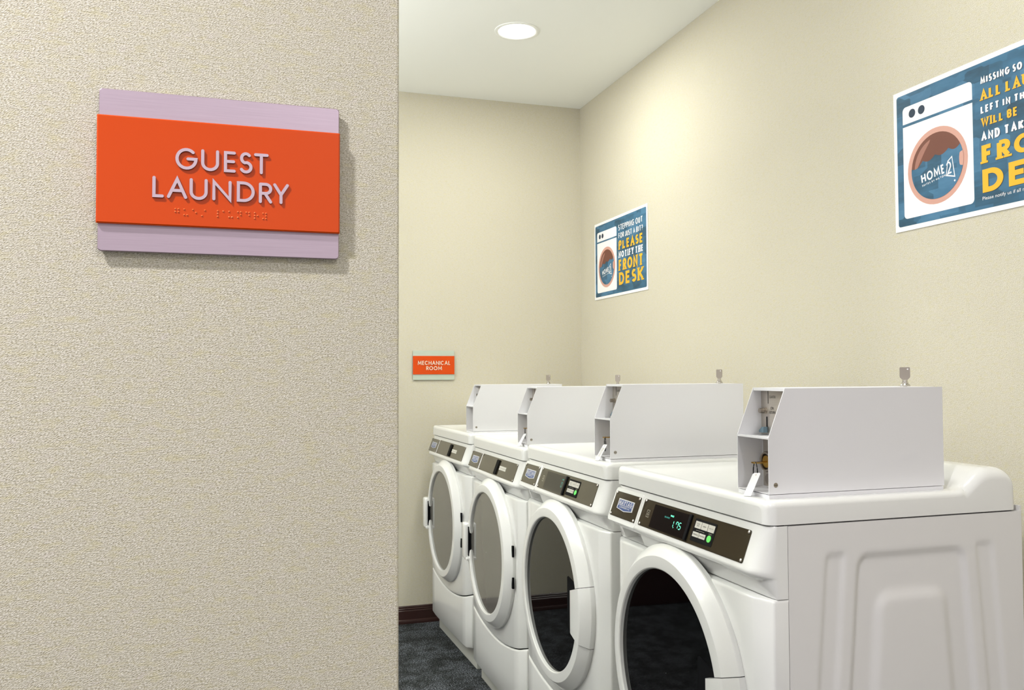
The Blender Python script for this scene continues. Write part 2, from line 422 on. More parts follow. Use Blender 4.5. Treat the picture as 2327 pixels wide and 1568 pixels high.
# ------------------------------------------------------------------ ceiling lamps
def downlight(x, y, label, watt, col, group):
    t = thing('ceiling_light', label, 'ceiling light', (x, y, ZC), 0, group)
    mb = MB(); n = 40; prof = [(0.098, 0.0), (0.097, -0.003), (0.090, -0.005), (0.083, -0.004), (0.080, 0.0)]
    mb.grid([[(r*math.cos(2*PI*k/n), r*math.sin(2*PI*k/n), z) for k in range(n)] for r, z in prof], True)
    mb.build('trim_ring', 'trimwhite', t, 50)
    mb = MB(); mb.grid([[(r*math.cos(2*PI*k/n), r*math.sin(2*PI*k/n), z) for k in range(n)] for r, z in [(0.081, -0.001), (0.06, -0.004), (0.03, -0.0055), (0.001, -0.006)]], True)
    mb.build('lens', 'lens', t, 60)
    ld = bpy.data.lights.new('downlight', 'AREA'); ld.shape = 'DISK'; ld.size = 0.15; ld.energy = watt; ld.color = col
    lo = bpy.data.objects.new('lamp_light', ld); COL.objects.link(lo); lo.parent = t; lo.location = (0, 0, -0.012)
    return t
downlight(1.148, 3.508, 'round recessed white ceiling light shining above the machines', LAUNDRY_W, LAUNDRY_C, None)
downlight(1.148, 1.45, 'round recessed ceiling light above the nearest washer, added out of frame', LAUNDRY_W*0.6, LAUNDRY_C, 'ceiling lights added outside the frame')  # added lamp, unseen above the nearest washer
downlight(-0.95, 0.10, 'round recessed hall ceiling light before the sign wall, added out of frame', HALL_W, HALL_C, 'ceiling lights added outside the frame')  # added hall lamp, unseen, lights the sign wall
downlight(0.60, -1.40, 'round recessed hall ceiling light behind the camera, added out of frame', HALL_W*0.47, HALL_C, 'ceiling lights added outside the frame')  # added hall lamp, unseen, lights the nearest washer's side
downlight(-0.75, 3.0, 'round recessed ceiling light before the mechanical room door, added out of frame', LAUNDRY_W, LAUNDRY_C, 'ceiling lights added outside the frame')  # added lamp, unseen, for the left part of the room

# added hanging lamp, unseen behind the near wall, to brighten the ceiling and machine fronts
def pendant(x, y, z, label):
    t = thing('added_pendant_lamp', label, 'added pendant lamp', (x, y, z), 0)
    MB().box((-.06, -.75, 0), (.06, .75, .05), .008).build('housing', 'trimwhite', t, 30)
    MB().box((-.045, -.73, -.004), (.045, .73, .001)).build('diffuser', 'lens', t, 0)
    for s in (-.6, .6): MB().cyl((0, s, .05), (0, 0, 1), .002, ZC-z-.05, 8).build('cable', 'steel', t, 30)
    for nm, w, dz, rx in (('uplight', FILL_UP, .056, PI), ('downlight', FILL_DOWN, -.010, 0)):
        ld = bpy.data.lights.new(nm, 'AREA'); ld.shape = 'RECTANGLE'; ld.size = .1; ld.size_y = 1.4; ld.energy = w; ld.color = FILL_C
        lo = bpy.data.objects.new('lamp_'+nm, ld); COL.objects.link(lo); lo.parent = t; lo.location = (0, 0, dz); lo.rotation_euler = (rx, 0, 0)
    return t
pendant(-0.85, 2.75, 2.05, 'long white pendant lamp added unseen behind the near wall to brighten the ceiling')

# ------------------------------------------------------------------ washing machines and dryers
HW = 0.345
CACHE = {}
def cached(key, fn, name, parent):
    if key in CACHE:
        return new(name, None, None, None, parent, data=CACHE[key])
    o = fn(); CACHE[key] = o.data; return o

def lid_mesh(parent, L):
    def f():
        H, r, rc, D = 0.046, 0.013, 0.022, 0.609
        ds = [0, .0012, .004, .008, .013, .018, .022, .035, .045, .06, .2, .35, .44]
        def hgt(d):
            h = H
            if d > .455:
                t = min(1, (d-.455)/.085); t = t*t*(3-2*t); h = H+.044*t
            if d > .565: q = min(1, (d-.565)/.044); h = (H+.044)-.034*(1-math.sqrt(max(0, 1-q*q)))
            if d < r: h = min(h, H-r+math.sqrt(max(0, r*r-(r-d)**2)))
            return h
        ds += [.455+.085*i/12 for i in range(13)]+[.55, .56]+[.565+.044*math.sin(PI/2*i/8) for i in range(9)]
        rows = []
        for d in ds:
            h = hgt(d); ins = rc-math.sqrt(max(0, rc*rc-(rc-d)**2)) if d < rc else 0
            e = D-d
            if e < .012: ins = .012-math.sqrt(max(0, .012**2-(.012-e)**2))
            w = HW-ins; re = r+ (.012 if d > .47 else 0)
            dish = 0.0025 if .03 < d < .45 else 0
            right = [(-w, 0), (-w, h-re)]+[(-w+re-re*math.cos(a), h-re+re*math.sin(a)) for a in [PI/2*i/6 for i in range(1, 7)]]
            right += [(-w+.028, h), (-w+.036, h-dish)]
            left = [(-x, z) for x, z in reversed(right)]
            rows.append([(d, x, L+z) for x, z in right+left])
        mb = MB(); mb.grid(rows); mb.poly(rows[0]); mb.poly(rows[-1])
        mb.add([(0.02, -HW+.004, L), (0.02, HW-.004, L), (D-.01, HW-.004, L), (D-.01, -HW+.004, L)], [(0, 1, 2, 3)])
        return mb.build('top_lid', 'enamel', parent, 40)
    return cached(('lid', round(L, 4)), f, 'top_lid', parent)

def side_panel(parent, L, sgn):
    def f():
        x0, x1, z0, z1 = .0435, .622, .06, L-.003
        nx, nz = 110, 130
        def ss(t): t = max(0., min(1., t)); return t*t*(3-2*t)
        def dep(x, z):
            zt = L-.07
            zz = max(z, .10)
            s = abs(x-.337)-.085*(zt-zz)
            bot = ss((z-.13)/.03)
            rd = lambda dx, dz, R: R-math.sqrt(max(R-dx, 0)**2+max(R-dz, 0)**2)
            main = ss(rd(.137-s, L-.064-z, .030)/.015)
            inn = ss(rd(.087-s, L-.140-z, .040)/.026)
            st = min(ss((s-.158)/.014), ss(rd(.212-s, L-.058-z, .018)/.013))
            return bot*(0.0075*max(0, main)-0.0075*max(0, inn)*min(1, main)+0.0045*max(0, st))
        rows = []
        for i in range(nz+1):
            z = z0+(z1-z0)*i/nz
            rows.append([(x0+(x1-x0)*j/nx, sgn*(HW-.001-dep(x0+(x1-x0)*j/nx, z)), z) for j in range(nx+1)])
        mb = MB(); mb.grid(rows)
        # folded flanges on all four edges
        for edge, off in ((rows[0], (0, -sgn*.012, 0)), (rows[-1], (0, -sgn*.012, 0)), ([r[0] for r in rows], (0, -sgn*.012, 0)), ([r[-1] for r in rows], (0, -sgn*.012, 0))):
            mb.grid([edge, [tuple(Vector(p)+Vector(off)) for p in edge]])
        return mb.build('side_panel', 'enamel2', parent, 60)
    return cached(('side', round(L, 4), sgn), f, 'side_panel', parent)

def plan_path(px, sidex, reach, flat_cols, rot=8):
    """plan of a front surface: straight front at depth px, elliptical corners to the sides"""
    left = [(px+(sidex-px)*(1-math.cos(PI/2*i/rot)), -(HW-reach)-reach*math.sin(PI/2*i/rot)) for i in range(rot, 0, -1)]
    pts = [(.042, -HW)]+left+[(px, y) for y in flat_cols]
    pts += [(x, -y) for x, y in reversed([(.042, -HW)]+left)]
    return pts

def console(parent, L, pocket):
    def f():
        prof = [(.020, .000), (.008, .000), (.0035, .002), (.002, .007), (.002, .013), (-.0235, .0805), (-.0262, .0855), (-.0268, .0895), (-.0255, .0935), (-.0225, .0965), (-.019, .0980), (-.0095, .1005), (-.0065, .1018), (-.0030, .1075), (.0085, .1355), (.014, .1385)]
        cols = [-.300, -.2, -.1, 0, .1, .195, .200, .305, .310] if False else [-.300, -.15, 0, .15, .195, .300]
        rows = []
        for px, dz in prof:
            rows.append([(x, y, L-.002-dz) for x, y in plan_path(px, .020, .045, cols)])
        mb = MB(); n = len(rows[0])
        flatk = [i for i, p in enumerate(rows[0]) if abs(p[1]-.195) < 1e-6][0]
        v = [p for r in rows for p in r]; fs = []
        for i in range(len(rows)-1):
            for j in range(n-1):
                if pocket and i == 13 and j == flatk: continue   # opening of the drawer grip
                fs.append((i*n+j, i*n+j+1, (i+1)*n+j+1, (i+1)*n+j))
        mb.add(v, fs)
        if pocket:
            a, b = .195, .300; za, zb = L-.002-.1355, L-.002-.1075; xb, xt, x1 = .0085, -.0030, .040
            mb.add([(xb, a, za), (xb, b, za), (xt, b, zb), (xt, a, zb), (x1, a+.006, za+.004), (x1, b-.006, za+.004), (x1, b-.006, zb), (x1, a+.006, zb)],
                   [(0, 1, 5, 4), (1, 2, 6, 5), (2, 3, 7, 6), (3, 0, 4, 7), (4, 5, 6, 7)])
        return mb.build('console', 'enamel', parent, 40)
    return cached(('console', round(L, 4), pocket), f, 'console', parent)

def seam_z(L, y): return L-.709+.052*(y/HW)**2
def front_path():
    c = [-.300, -.25, -.2, -.15, -.1, -.05, 0, .05, .1, .15, .2, .25, .300]
    side = [(.042, -HW), (.014, -HW), (.0105, -HW+.001), (.008, -HW+.004)]
    mid = [(-.007, -.306), (-.0095, -.300)]
    return side+mid+[(-.010, y) for y in c[1:-1]]+[(x, -y) for x, y in reversed(side+mid)]
def front_panels(parent, L):
    def up():
        rows = []; pth = front_path()
        for k in range(9):
            rows.append([])
            for x, y in pth:
                top = L-.1415; bot = seam_z(L, y)+.0015
                t = [0, .0, .004, .012, .3, .6, .985, .998, 1][k]
                ins = [.026, .0035, .001, 0, 0, 0, 0, .002, .008][k]
                zz = top+(bot-top)*t
                if k == 0: zz = top+.0005
                yy = y-math.copysign(ins if abs(y) > .33 else 0, y)
                rows[-1].append((x+ins, yy, zz))
        mb = MB(); mb.grid(rows); return mb.build('front_panel', 'enamel', parent, 40)
    def low():
        rows = []; pth = front_path()
        for k in range(8):
            rows.append([])
            for x, y in pth:
                top = seam_z(L, y)-.0025; bot = .084+.010*abs(y/HW)**6
                t = [0, 0, .012, .03, .5, .96, .99, 1][k]; ins = [.010, .004, .001, 0, 0, 0, .004, .014][k]
                yy = y-math.copysign(ins if abs(y) > .33 else 0, y)
                rows[-1].append((x+ins, yy, top+(bot-top)*t))
        mb = MB(); mb.grid(rows); return mb.build('lower_panel', 'enamel', parent, 40)
    cached(('up', round(L, 4)), up, 'front_panel', parent); cached(('low', round(L, 4)), low, 'lower_panel', parent)

def lathe(prof, zc, a0=0.0, a1=360.0, n=96):
    full = abs(a1-a0) > 359
    k = n if full else max(6, int(n*abs(a1-a0)/360)); rows = []
    for r, x in prof:
        rows.append([(x, r*math.cos(math.radians(a0+(a1-a0)*i/k)), zc+r*math.sin(math.radians(a0+(a1-a0)*i/k))) for i in range(k if full else k+1)])
    return rows, full

def door(parent, L, kind):
    zc = L-.384
    prof = [(.275, -.004), (.2840, -.007), (.2845, -.019), (.2835, -.0215), (.2595, -.0455), (.2580, -.0463), (.2355, -.0480), (.2320, -.0474), (.2295, -.0450), (.2285, -.034)]
    rows, full = lathe(prof, zc)
    mb = MB(); mb.grid(rows, True)
    dr = mb.build('door', 'enamel', parent, 22)
    g = MB(); gx = -.0385 if kind == 'dryer' else -.0370
    rows, _ = lathe([(.2295, gx), (.18, gx-.0006), (.12, gx-.0011), (.06, gx-.0014), (.001, gx-.0015)], zc); g.grid(rows, True)
    gl = g.build('door_glass', 'dryglass' if kind == 'dryer' else 'washglass', dr, 60)
    gl['label'] = 'smoky grey round door glass' if kind == 'dryer' else 'black glossy round door glass'
    if kind == 'washer':
        # moulded grip on the right, dark finger pocket beside it
        hp = [(.2850, -.006), (.2858, -.020), (.2848, -.0235), (.2615, -.0475), (.2590, -.0490), (.2550, -.0500), (.2040, -.0530), (.1970, -.0515), (.1935, -.0475), (.1930, -.0330)]
        rows, _ = lathe(hp, zc, 164.0, 199.0, 96)
        # straighten the inner edge
        rr = []
        for (r, x), row in zip(hp, rows):
            if r < .225: row = [(p[0], -r*.985, p[2]) for p in row]
            rr.append(row)
        h = MB(); h.grid(rr); h.poly([r[0] for r in rr]); h.poly([r[-1] for r in rr])
        h.build('door_handle', 'enamel', dr, 22)
        for a0 in (163.6, 199.1):
            rows, _ = lathe([(r+.0006, x-.0006) for r, x in prof[1:9]], zc, a0, a0+.3, 96); q = MB(); q.grid(rows); q.build('handle_seam', 'dark_gap', dr, 0)
        out = [(-.2080, zc-.084), (-.2080, zc+.070), (-.148, zc+.084), (-.142, zc+.080), (-.142, zc-.050), (-.146, zc-.060)]
        slab_on('finger_pocket', out, lambda u, v, o: (gx-.0005-o, u, v), -.001, .0015, 'blackplastic', dr)
    else:
        h = MB().box((-.064, .236, zc-.074), (-.028, .289, zc+.074), .009)
        h.box((-.060, .222, zc-.078), (-.040, .262, zc-.066), .003)
        h.build('door_handle', 'enamel', dr, 40)
        MB().box((-.0505, .2265, zc-.060), (-.036, .2375, zc+.060), .001).build('handle_slot', 'blackplastic', dr, 0)
        for s in (-1, 1):
            MB().box((-.0235, -.2862, zc+s*.056-.020), (-.0165, -.2745, zc+s*.056+.020), .0005).build('hinge_slot', 'blackplastic', dr, 0)
    return dr

def face_fn(L):
    """u = sideways, t = distance down the sloping console face, o = height above it"""
    A = Vector((.002, L-.015)); B = Vector((-.0235, L-.0825)); e = (B-A).normalized(); n = Vector((e.y, -e.x))
    if n.x > 0: n = -n
    def fn(u, t, o): 
        p = A+e*t+n*o
        return (p.x, u, p.y)
    return fn
def screw(parent, fn, u, t, h, r=.0038):
    c = Vector(fn(u, t, h)); ax = (Vector(fn(u, t, h+1))-c).normalized()
    mb = MB().cyl(c, ax, r, .0012, 14); mb.cyl(c+ax*.0012, ax, r, .0012, 14, r*.6)
    o = mb.build('screw', 'chrome', parent, 40); return o
def uflip(polys, L=None): return [[(-p[0], p[1]) for p in q] for q in polys]
def seg_digit(d, x, t0, w, h, th):
    S = dict(a=[(x, t0), (x+w, t0)], g=[(x, t0+h/2), (x+w, t0+h/2)], d=[(x, t0+h), (x+w, t0+h)], f=[(x, t0), (x, t0+h/2)], b=[(x+w, t0), (x+w, t0+h/2)], e=[(x, t0+h/2), (x, t0+h)], c=[(x+w, t0+h/2), (x+w, t0+h)])
    on = {'1': 'fe', '7': 'fabc', '5': 'afgcd', '0': 'abcdef'}[d]; out = []
    for k in on:
        (ax, ay), (bx, by) = S[k]; sh = th*.6
        if ax == bx: out.append([Vector((ax-th/2, ay+sh)), Vector((ax+th/2, ay+sh)), Vector((ax+th/2, by-sh)), Vector((ax-th/2, by-sh))])
        else: out.append([Vector((ax+sh, ay-th/2)), Vector((bx-sh, ay-th/2)), Vector((bx-sh, ay+th/2)), Vector((ax+sh, ay+th/2))])
    return out

def controls(root, L, kind, digits):
    fn0 = face_fn(L)
    # v = -ly so that v grows to the right when seen from the front
    fn = lambda v, t, o: fn0(-v, t, o)
    if kind == 'washer':
        # detergent drawer front, a slab proud of the console
        A0, A1 = -.340, -.1775
        ol = rrect(A0, A1, -.006, .0845, .010)
        dr = slab_on('detergent_drawer', ol, fn, -.001, .0022, 'enamel', root, .0018)
        hb = .0022; pb = dr
    else: hb = 0.0; pb = root
    # badge panel
    bp = slab_on('badge_panel', rrect(-.330, -.1845, .0045, .0700, .003, 3), fn, hb-.0003, hb+.0014, 'bronze', root, .0005)
    k = hb+.0014
    sh = [(-.300, .0215), (-.2105, .0215), (-.2105, .0475), (-.2555, .0525), (-.300, .0475)]
    bd = slab_on('badge', sh, fn, k, k+.0012, 'badgewhite', bp); q = k+.0012
    flat('badge_print', [[(-.2955, .0385), (-.2150, .0385), (-.2150, .0462), (-.2555, .0505), (-.2955, .0462)]], fn, q+.0002, 'badgeblue', bp)
    flat('badge_print', [[(-.2965, .0240), (-.2145, .0240), (-.2145, .0375), (-.2965, .0375)]], fn, q+.0002, 'badgeblue', bp)
    up = lambda polys, b: [[(p[0], b-p[1])+tuple(p[2:]) for p in q_] for q_ in polys]
    flat('badge_lettering', up(text_polys('MAYTAG', -.2935, -.2175, 0, .0112, .0028, slab=True, gap=.14, cond=.9, k=.7), .0365), fn, q+.0004, 'badgewhite', bp)
    flat('badge_lettering', up(text_polys('COMMERCIAL', -.2850, -.2260, 0, .0048, .0010, gap=.2), .0450), fn, q+.0004, 'badgewhite', bp)
    for u, t in ((-.324, .009), (-.191, .009), (-.324, .0655), (-.191, .0655)): screw(bp, fn, u, t, k)
    # main panel
    cp = slab_on('control_panel', rrect(-.1690, .2905, .0030, .0700, .004, 3), fn, -.0003, .0014, 'bronze', root, .0005); k = .0014
    for u, t in ((-.160, .0075), (-.160, .065), (.284, .0075), (.284, .065)): screw(cp, fn, u, t, k)
    if kind == 'washer':
        dsp = slab_on('display', rrect(-.110, .0600, .0095, .0655, .002, 2), fn, k-.0002, k+.0012, 'screen', cp)
        slab_on('display_frame', rrect(.0585, .0690, .0075, .0670, .002, 2), fn, k-.0002, k+.0050, 'blackplastic', cp, .001)
        kp = slab_on('keypad', rrect(.0830, .1710, .0120, .0615, .003, 3), fn, k-.0002, k+.0008, 'blackplastic', cp)
        b = k+.0008
        labs = ['POWER\nWASH', 'NORMAL', 'DELICATE', 'TEMPERATURE', 'EXTRA RINSE']
        for i, (u0, t0, u1, t1) in enumerate(((.0885, .0172, .1135, .0325), (.1150, .0172, .1400, .0325), (.1415, .0172, .1665, .0325), (.0885, .0408, .1135, .0518), (.1150, .0408, .1400, .0518))):
            o = slab_on('button', rrect(u0, u1, t0, t1, .0008, 2), fn, b-.0002, b+.0008, 'greykey', cp)
            lines = labs[i].split('\n'); 
            for j, s_ in enumerate(lines):
                hh = .0026; tt = (t0+t1)/2+hh/2+(j-(len(lines)-1)/2)*.0042
                wd = min((u1-u0)*.42, len(s_)*.0009+.001)
                flat('button_lettering', up(font_polys(s_, (u0+u1)/2-wd, (u0+u1)/2+wd, 0, hh), tt), fn, b+.0010, 'ink', cp)
        sb = [(.1555+.0078*math.cos(a), .0465+.0074*math.sin(a)) for a in [2*PI*i/24 for i in range(24)]]
        slab_on('start_button', sb, fn, b-.0002, b+.0012, 'green', cp)
        flat('button_lettering', up(font_polys('START', .1490, .1620, 0, .0026), .0378), fn, b+.0002, 'printgrey', cp)
        flat('button_lettering', [ [(.098, .0365), (.131, .0365), (.131, .0371), (.098, .0371)], [(.098, .0365), (.0986, .0365), (.0986, .0385), (.098, .0385)], [(.1304, .0365), (.131, .0365), (.131, .0385), (.1304, .0385)]], fn, b+.0002, 'printgrey', cp)
        # pictogram: small appliance icon
        ic = []
        for (x0, x1, y0, y1) in ((-.1405, -.1265, .0275, .0283), (-.1405, -.1265, .0445, .0453), (-.1405, -.1397, .0275, .0453), (-.1273, -.1265, .0275, .0453), (-.1405, -.1265, .0375, .0383), (-.134, -.133, .0383, .0453)):
            ic.append([(x0, y0), (x1, y0), (x1, y1), (x0, y1)])
        ic += ribbon([(-.138, .030), (-.1335, .0365), (-.129, .030)], .0008)
        flat('pictogram', ic, fn, k+.0003, 'printgrey', cp)
        h = k+.0012+.0002
        if digits == '1.75':
            x = -.002
            po = seg_digit('1', x, .0335, .0085, .0145, .0016)+seg_digit('7', x+.0125, .0335, .0085, .0145, .0016)+seg_digit('5', x+.0255, .0335, .0085, .0145, .0016)
            po.append([(x+.0025, .0475), (x+.0045, .0475), (x+.0045, .0493), (x+.0025, .0493)])
            flat('digits', po, fn, h, 'led', cp)
            flat('display_caption', up(text_polys('PRICE', -.0235, -.0085, 0, .0042, .0011, gap=.25), .0265), fn, h, 'led', cp)
            flat('display_caption', up(text_polys('BALANCE', -.0490, -.0250, 0, .0040, .0008, gap=.25), .0325), fn, h, 'leddim', cp)
        else:
            flat('digits', seg_digit('0', .030, .0300, .0085, .0150, .0013), fn, h, 'leddim', cp)
            flat('display_caption', up(text_polys('TIME', .028, .042, 0, .0042, .0008, gap=.25), .0235), fn, h, 'leddim', cp)
    else:
        slab_on('display', rrect(-.115, .0480, .0085, .0655, .002, 2), fn, k-.0002, k+.0010, 'screen' if False else 'bronze', cp)
        slab_on('display_frame', rrect(.0490, .0790, .0085, .0660, .003, 2), fn, k-.0002, k+.0050, 'blackplastic', cp, .001)
        for i in range(3):
            for j in range(2):
                u0 = .0930+i*.0272; t0 = .0285+j*.0082
                slab_on('button', rrect(u0, u0+.0262, t0, t0+.0074, .0006, 2), fn, k-.0002, k+.0008, 'greykey', cp)

def machine(name, label, cat, yc, rotz, L, kind, group, digits=''):
    root = thing(name, label, cat, (.96, yc, 0), rotz, group)
    lid_mesh(root, L); side_panel(root, L, -1); side_panel(root, L, 1)
    MB().box((.045, -HW+.016, .012), (.618, HW-.016, L-.0005)).build('chassis', 'dark_gap', root, 0)
    MB().box((.6185, -HW+.002, .06), (.624, HW-.002, L+.008)).build('back_panel', 'enamel2', root, 0)
    console(root, L, kind == 'washer'); front_panels(root, L)
    MB().box((.034, -HW+.010, 0.0), (.60, HW-.010, .100), .003).build('toe_base', 'base', root, 30)
    door(root, L, kind); controls(root, L, kind, digits)
    return root
LW, LD = 1.000, 0.984
yc4, yc3, yc2, yc1 = 1.755, 2.503, 3.222, 3.992
rot1 = math.radians(1.3)
machine('washing_machine', 'nearest white front-loading washing machine, green display reading 1.75', 'washing machine', yc4, 0, LW, 'washer', 'front-loading washers', '1.75')
machine('washing_machine', 'second nearest white front-loading washing machine, whole black door glass and grip in view', 'washing machine', yc3, 0, LW, 'washer', 'front-loading washers', '0')
machine('tumble_dryer', 'white tumble dryer with grey door glass right beside the washing machines', 'dryer', yc2, 0, LD, 'dryer', 'tumble dryers')
machine('tumble_dryer', 'farthest white tumble dryer with grey door glass, standing against the end wall', 'dryer', yc1, rot1, LD, 'dryer', 'tumble dryers')

# ------------------------------------------------------------------ coin boxes on the lids
BW, BD, BH, BF, BS, PL = .110, .427, .207, .039, .110, .010
def coin_box(label, loc, rotz, rich):
    t = thing('coin_box', label, 'coin box', loc, rotz, 'coin boxes on the machines')
    h = BW/2; th = .0016
    MB().box((.001, -h+.0012, 0), (BD-.0015, h-.0012, PL-.0012)).build('plinth', 'powder', t, 0)
    def sp(y0, y1):
        pts = [(0, PL), (0, PL+BS), (BF, PL+BH), (BD, PL+BH), (BD, PL)]
        return [(x, y0, z) for x, z in pts], (0, y1-y0, 0)
    c = MB(); c.prism(*sp(-h, -h+th)); c.prism(*sp(h-th, h))
    c.box((BF+.0005, -h+th, PL+BH-th), (BD-th, h-th, PL+BH-.0002)); c.box((BD-th, -h+th, PL+.0002), (BD-.0002, h-th, PL+BH-.0002)); c.box((.0004, -h+th, PL+.0002), (BD-th, h-th, PL+th))
    c.box((0.0005, -h+th, PL+BS-.0030), (.068, h-th, PL+BS-.0012))
    c.box((0.0004, -h+th, PL+BS-.0030), (.003, h-th, PL+BS+.001)); c.box((BF, -h+th, PL+BH-.006), (BF+.0015, h-th, PL+BH))
    c.box((.0585, -h+th, PL+th), (.0605, h-th, PL+BS-.003)); c.box((.0600, -h+th, PL+BS-.002), (.0615, h-th, PL+BH-th))
    c.build('case', 'powder', t, 0)
    # rivets inside the left side sheet
    for x, z in ((.012, .082), (.014, .068), (.014, .044), (.014, .022), (.030, .098), (.052, .093), (.040, .20), (.050, .165), (.022, .130)):
        MB().cyl((x, h-th, PL+z), (0, -1, 0), .0016, .0005, 8).build('rivet', 'powder', t, 30)
    mb = MB().cyl((.0150, -h+.0003, PL+.018), (0, -1, 0), .0060, .0006, 20); mb.build('side_hole_rim', 'powder', t, 30)
    mb = MB().cyl((.0150, -h-.0002, PL+.018), (0, -1, 0), .0047, .0006, 20); o = mb.build('side_screw', 'steel', t, 30)
    o['label'] = 'small round steel screw low on the side'
    MB().box((.0110, -h-.00095, PL+.0176), (.0190, -h-.0006, PL+.0184)).build('screw_slot', 'blackplastic', o, 0)
    # coin plate above, cash-drawer plate below
    px = .0575
    cp = MB().box((px, -h+th+.001, PL+BS+.0005), (px+.002, h-th-.0005, PL+BH-.003), 0).build('coin_plate', 'plate', t, 0)
    cp['label'] = 'brushed steel coin plate'
    fnp = lambda u, v, o: (px-o, -u, v)
    zb = PL+BS
    MB().box((px-.0006, .0275, zb+.064), (px+.0003, .0287, zb+.090)).build('coin_slot', 'ink', cp, 0)
    bo = MB().cyl((px, .0385, zb+.0495), (-1, 0, 0), .0072, .004, 6); bo.cyl((px-.004, .0385, zb+.0495), (-1, 0, 0), .0052, .010, 18)
    bo.build('return_knob', 'steel', cp, 30)
    MB().box((px-.0008, .0310, zb+.016), (px+.0003, .0350, zb+.037)).build('lever_slot', 'ink', cp, 0)
    lv = MB(); lv.prism([(px-.001, .0300, zb+.004), (px-.001, .0460, zb+.004), (px-.001, .0460, zb+.0085), (px-.001, .0360, zb+.016), (px-.001, .0300, zb+.016)], (-.010, 0, 0))
    lv.build('return_lever', 'blue_lever', cp, 0)
    if rich:
        flat('plate_lettering', font_polys('QUARTERS', -.0235, -.0020, zb+.0745, .0062), fnp, .0003, 'ink', cp)
        flat('plate_lettering', font_polys('COIN', -.0205, -.0095, zb+.0520, .0055), fnp, .0003, 'ink', cp)
        flat('plate_lettering', font_polys('RETURN', -.0235, -.0045, zb+.0435, .0055), fnp, .0003, 'ink', cp)
    lp = MB().box((.0570, -h+th+.001, PL+.004), (.0588, h-th-.006, PL+BS-.004)).build('drawer_plate', 'plate', t, 0)
    mb = MB(); n = 28; zc = PL+.055; yc = .026
    mb.grid([[(x, yc+r*math.cos(2*PI*k/n), zc+r*math.sin(2*PI*k/n)) for k in range(n)] for r, x in [(.0215, .0572), (.0215, .050), (.0195, .0465), (.0165, .0465), (.0150, .050), (.0150, .0568)]], True)
    mb.build('lock_collar', 'steel', lp, 30)
    MB().cyl((.0568, yc, zc), (-1, 0, 0), .0125, .008, 24).build('lock_cylinder', 'brass', lp, 30)
    MB().cyl((.0572, yc, zc-.036), (-1, 0, 0), .0110, .004, 20).build('lower_screw', 'steel', lp, 30)
    # tubular lock on the top sheet
    kx = .381
    mb = MB(); prof = [(.0105, 0), (.0105, .002), (.0085, .0050), (.0070, .0060), (.0068, .0085), (.0045, .0085), (.0045, .004)]
    mb.grid([[(kx+r*math.cos(2*PI*k/24), r*math.sin(2*PI*k/24), PL+BH+.0006+z) for k in range(24)] for r, z in prof], True)
    mb.build('top_lock', 'chrome', t, 30)
    return t
def lock_key(label, loc, rotz):
    """tubular key standing in the lock on top; origin at the lock's face"""
    t = thing('lock_key', label, 'key', loc, rotz, 'keys standing in the top locks')
    MB().cyl((0, 0, -.006), (0, 0, 1), .0042, .016, 16).cyl((0, 0, .0085), (0, 0, 1), .0052, .004, 16).build('shank', 'chrome', t, 40)
    ol = [(-.0050, .0130), (.0050, .0130), (.0100, .0185), (.0104, .0205), (.0104, .0380), (.0092, .0405), (-.0092, .0405), (-.0104, .0380), (-.0104, .0205), (-.0100, .0185)]
    mb = MB(); mb.prism([(-.0011, y, z) for y, z in ol], (.0022, 0, 0)); mb.build('bow', 'steel', t, 0)
    ho = MB().cyl((-.0011, -.0055, .0362), (-1, 0, 0), .0022, .0003, 3); ho.build('bow_hole', 'paper', t, 0)
    return t
def tagged_key(label, root_loc, rotz, tw, barcode):
    """key in the cash-drawer lock with split ring and paper tag; origin = coin box base"""
    t = thing('tagged_key', label, 'key', root_loc, rotz, 'tagged keys hanging in the cash drawer locks')
    y0, z0 = .026, PL+.055
    kb = MB(); kb.prism([(.050, y0-.0035, z0-.001), (.050, y0+.0035, z0-.001), (.026, y0-.001, z0-.001), (.026, y0-.008, z0-.001)], (0, 0, .0022))
    ol = [(.030, -.009), (.030, .009), (.022, .011), (.014, .009), (.010, .004), (.010, -.004), (.014, -.009), (.022, -.011)]
    kb.prism([(x, y0-.010+dy, z0-.001) for x, dy in ol], (0, 0, .0022)); kb.build('key_blade', 'brass', t, 0)
    rc = Vector((.014, y0-.014, z0-.019)); pts = []
    for i in range(28):
        a = 2*PI*i/28; pts.append(rc+Vector((.0035*math.cos(a), .0125*math.cos(a), .0200*math.sin(a))))
    MB().tube(pts, .0012, 6, True).build('split_ring', 'blackwire', t, 60)
    # tag leaning out of the box, its lower end on the lid
    a = Vector((.010, .000, PL+.036)); b = Vector((-.0195, -.0085+tw, .0022)); ax = (b-a).normalized(); sd = Vector((.05, -1, 0)); sd = (sd-ax*sd.dot(ax)).normalized(); nn = ax.cross(sd).normalized()
    Ln = (b-a).length; w = .0115
    ol = [(0, -w+.003), (.003, -w), (Ln-.002, -w), (Ln, -w+.002), (Ln, w-.002), (Ln-.002, w), (.003, w), (0, w-.003)]
    mb = MB(); mb.prism([a+ax*p+sd*q-nn*.0004 for p, q in ol], nn*.0008); tg = mb.build('paper_tag', 'tag', t, 0)
    fnt = lambda u, v, o: a+ax*u+sd*v+nn*(o*(1 if nn.x < 0 else -1))
    hp = [(.005+.0018*math.cos(2*PI*i/12), .0018*math.sin(2*PI*i/12)) for i in range(12)]
    flat('tag_hole', [hp], fnt, .0006, 'steel', tg)
    if barcode:
        bars = [[(.012+i*.0042, -.007), (.0138+i*.0042, -.007), (.0138+i*.0042, .007), (.012+i*.0042, .007)] for i in range(7)]
        flat('tag_print', bars, fnt, .0006, 'printgrey', tg)
    return t
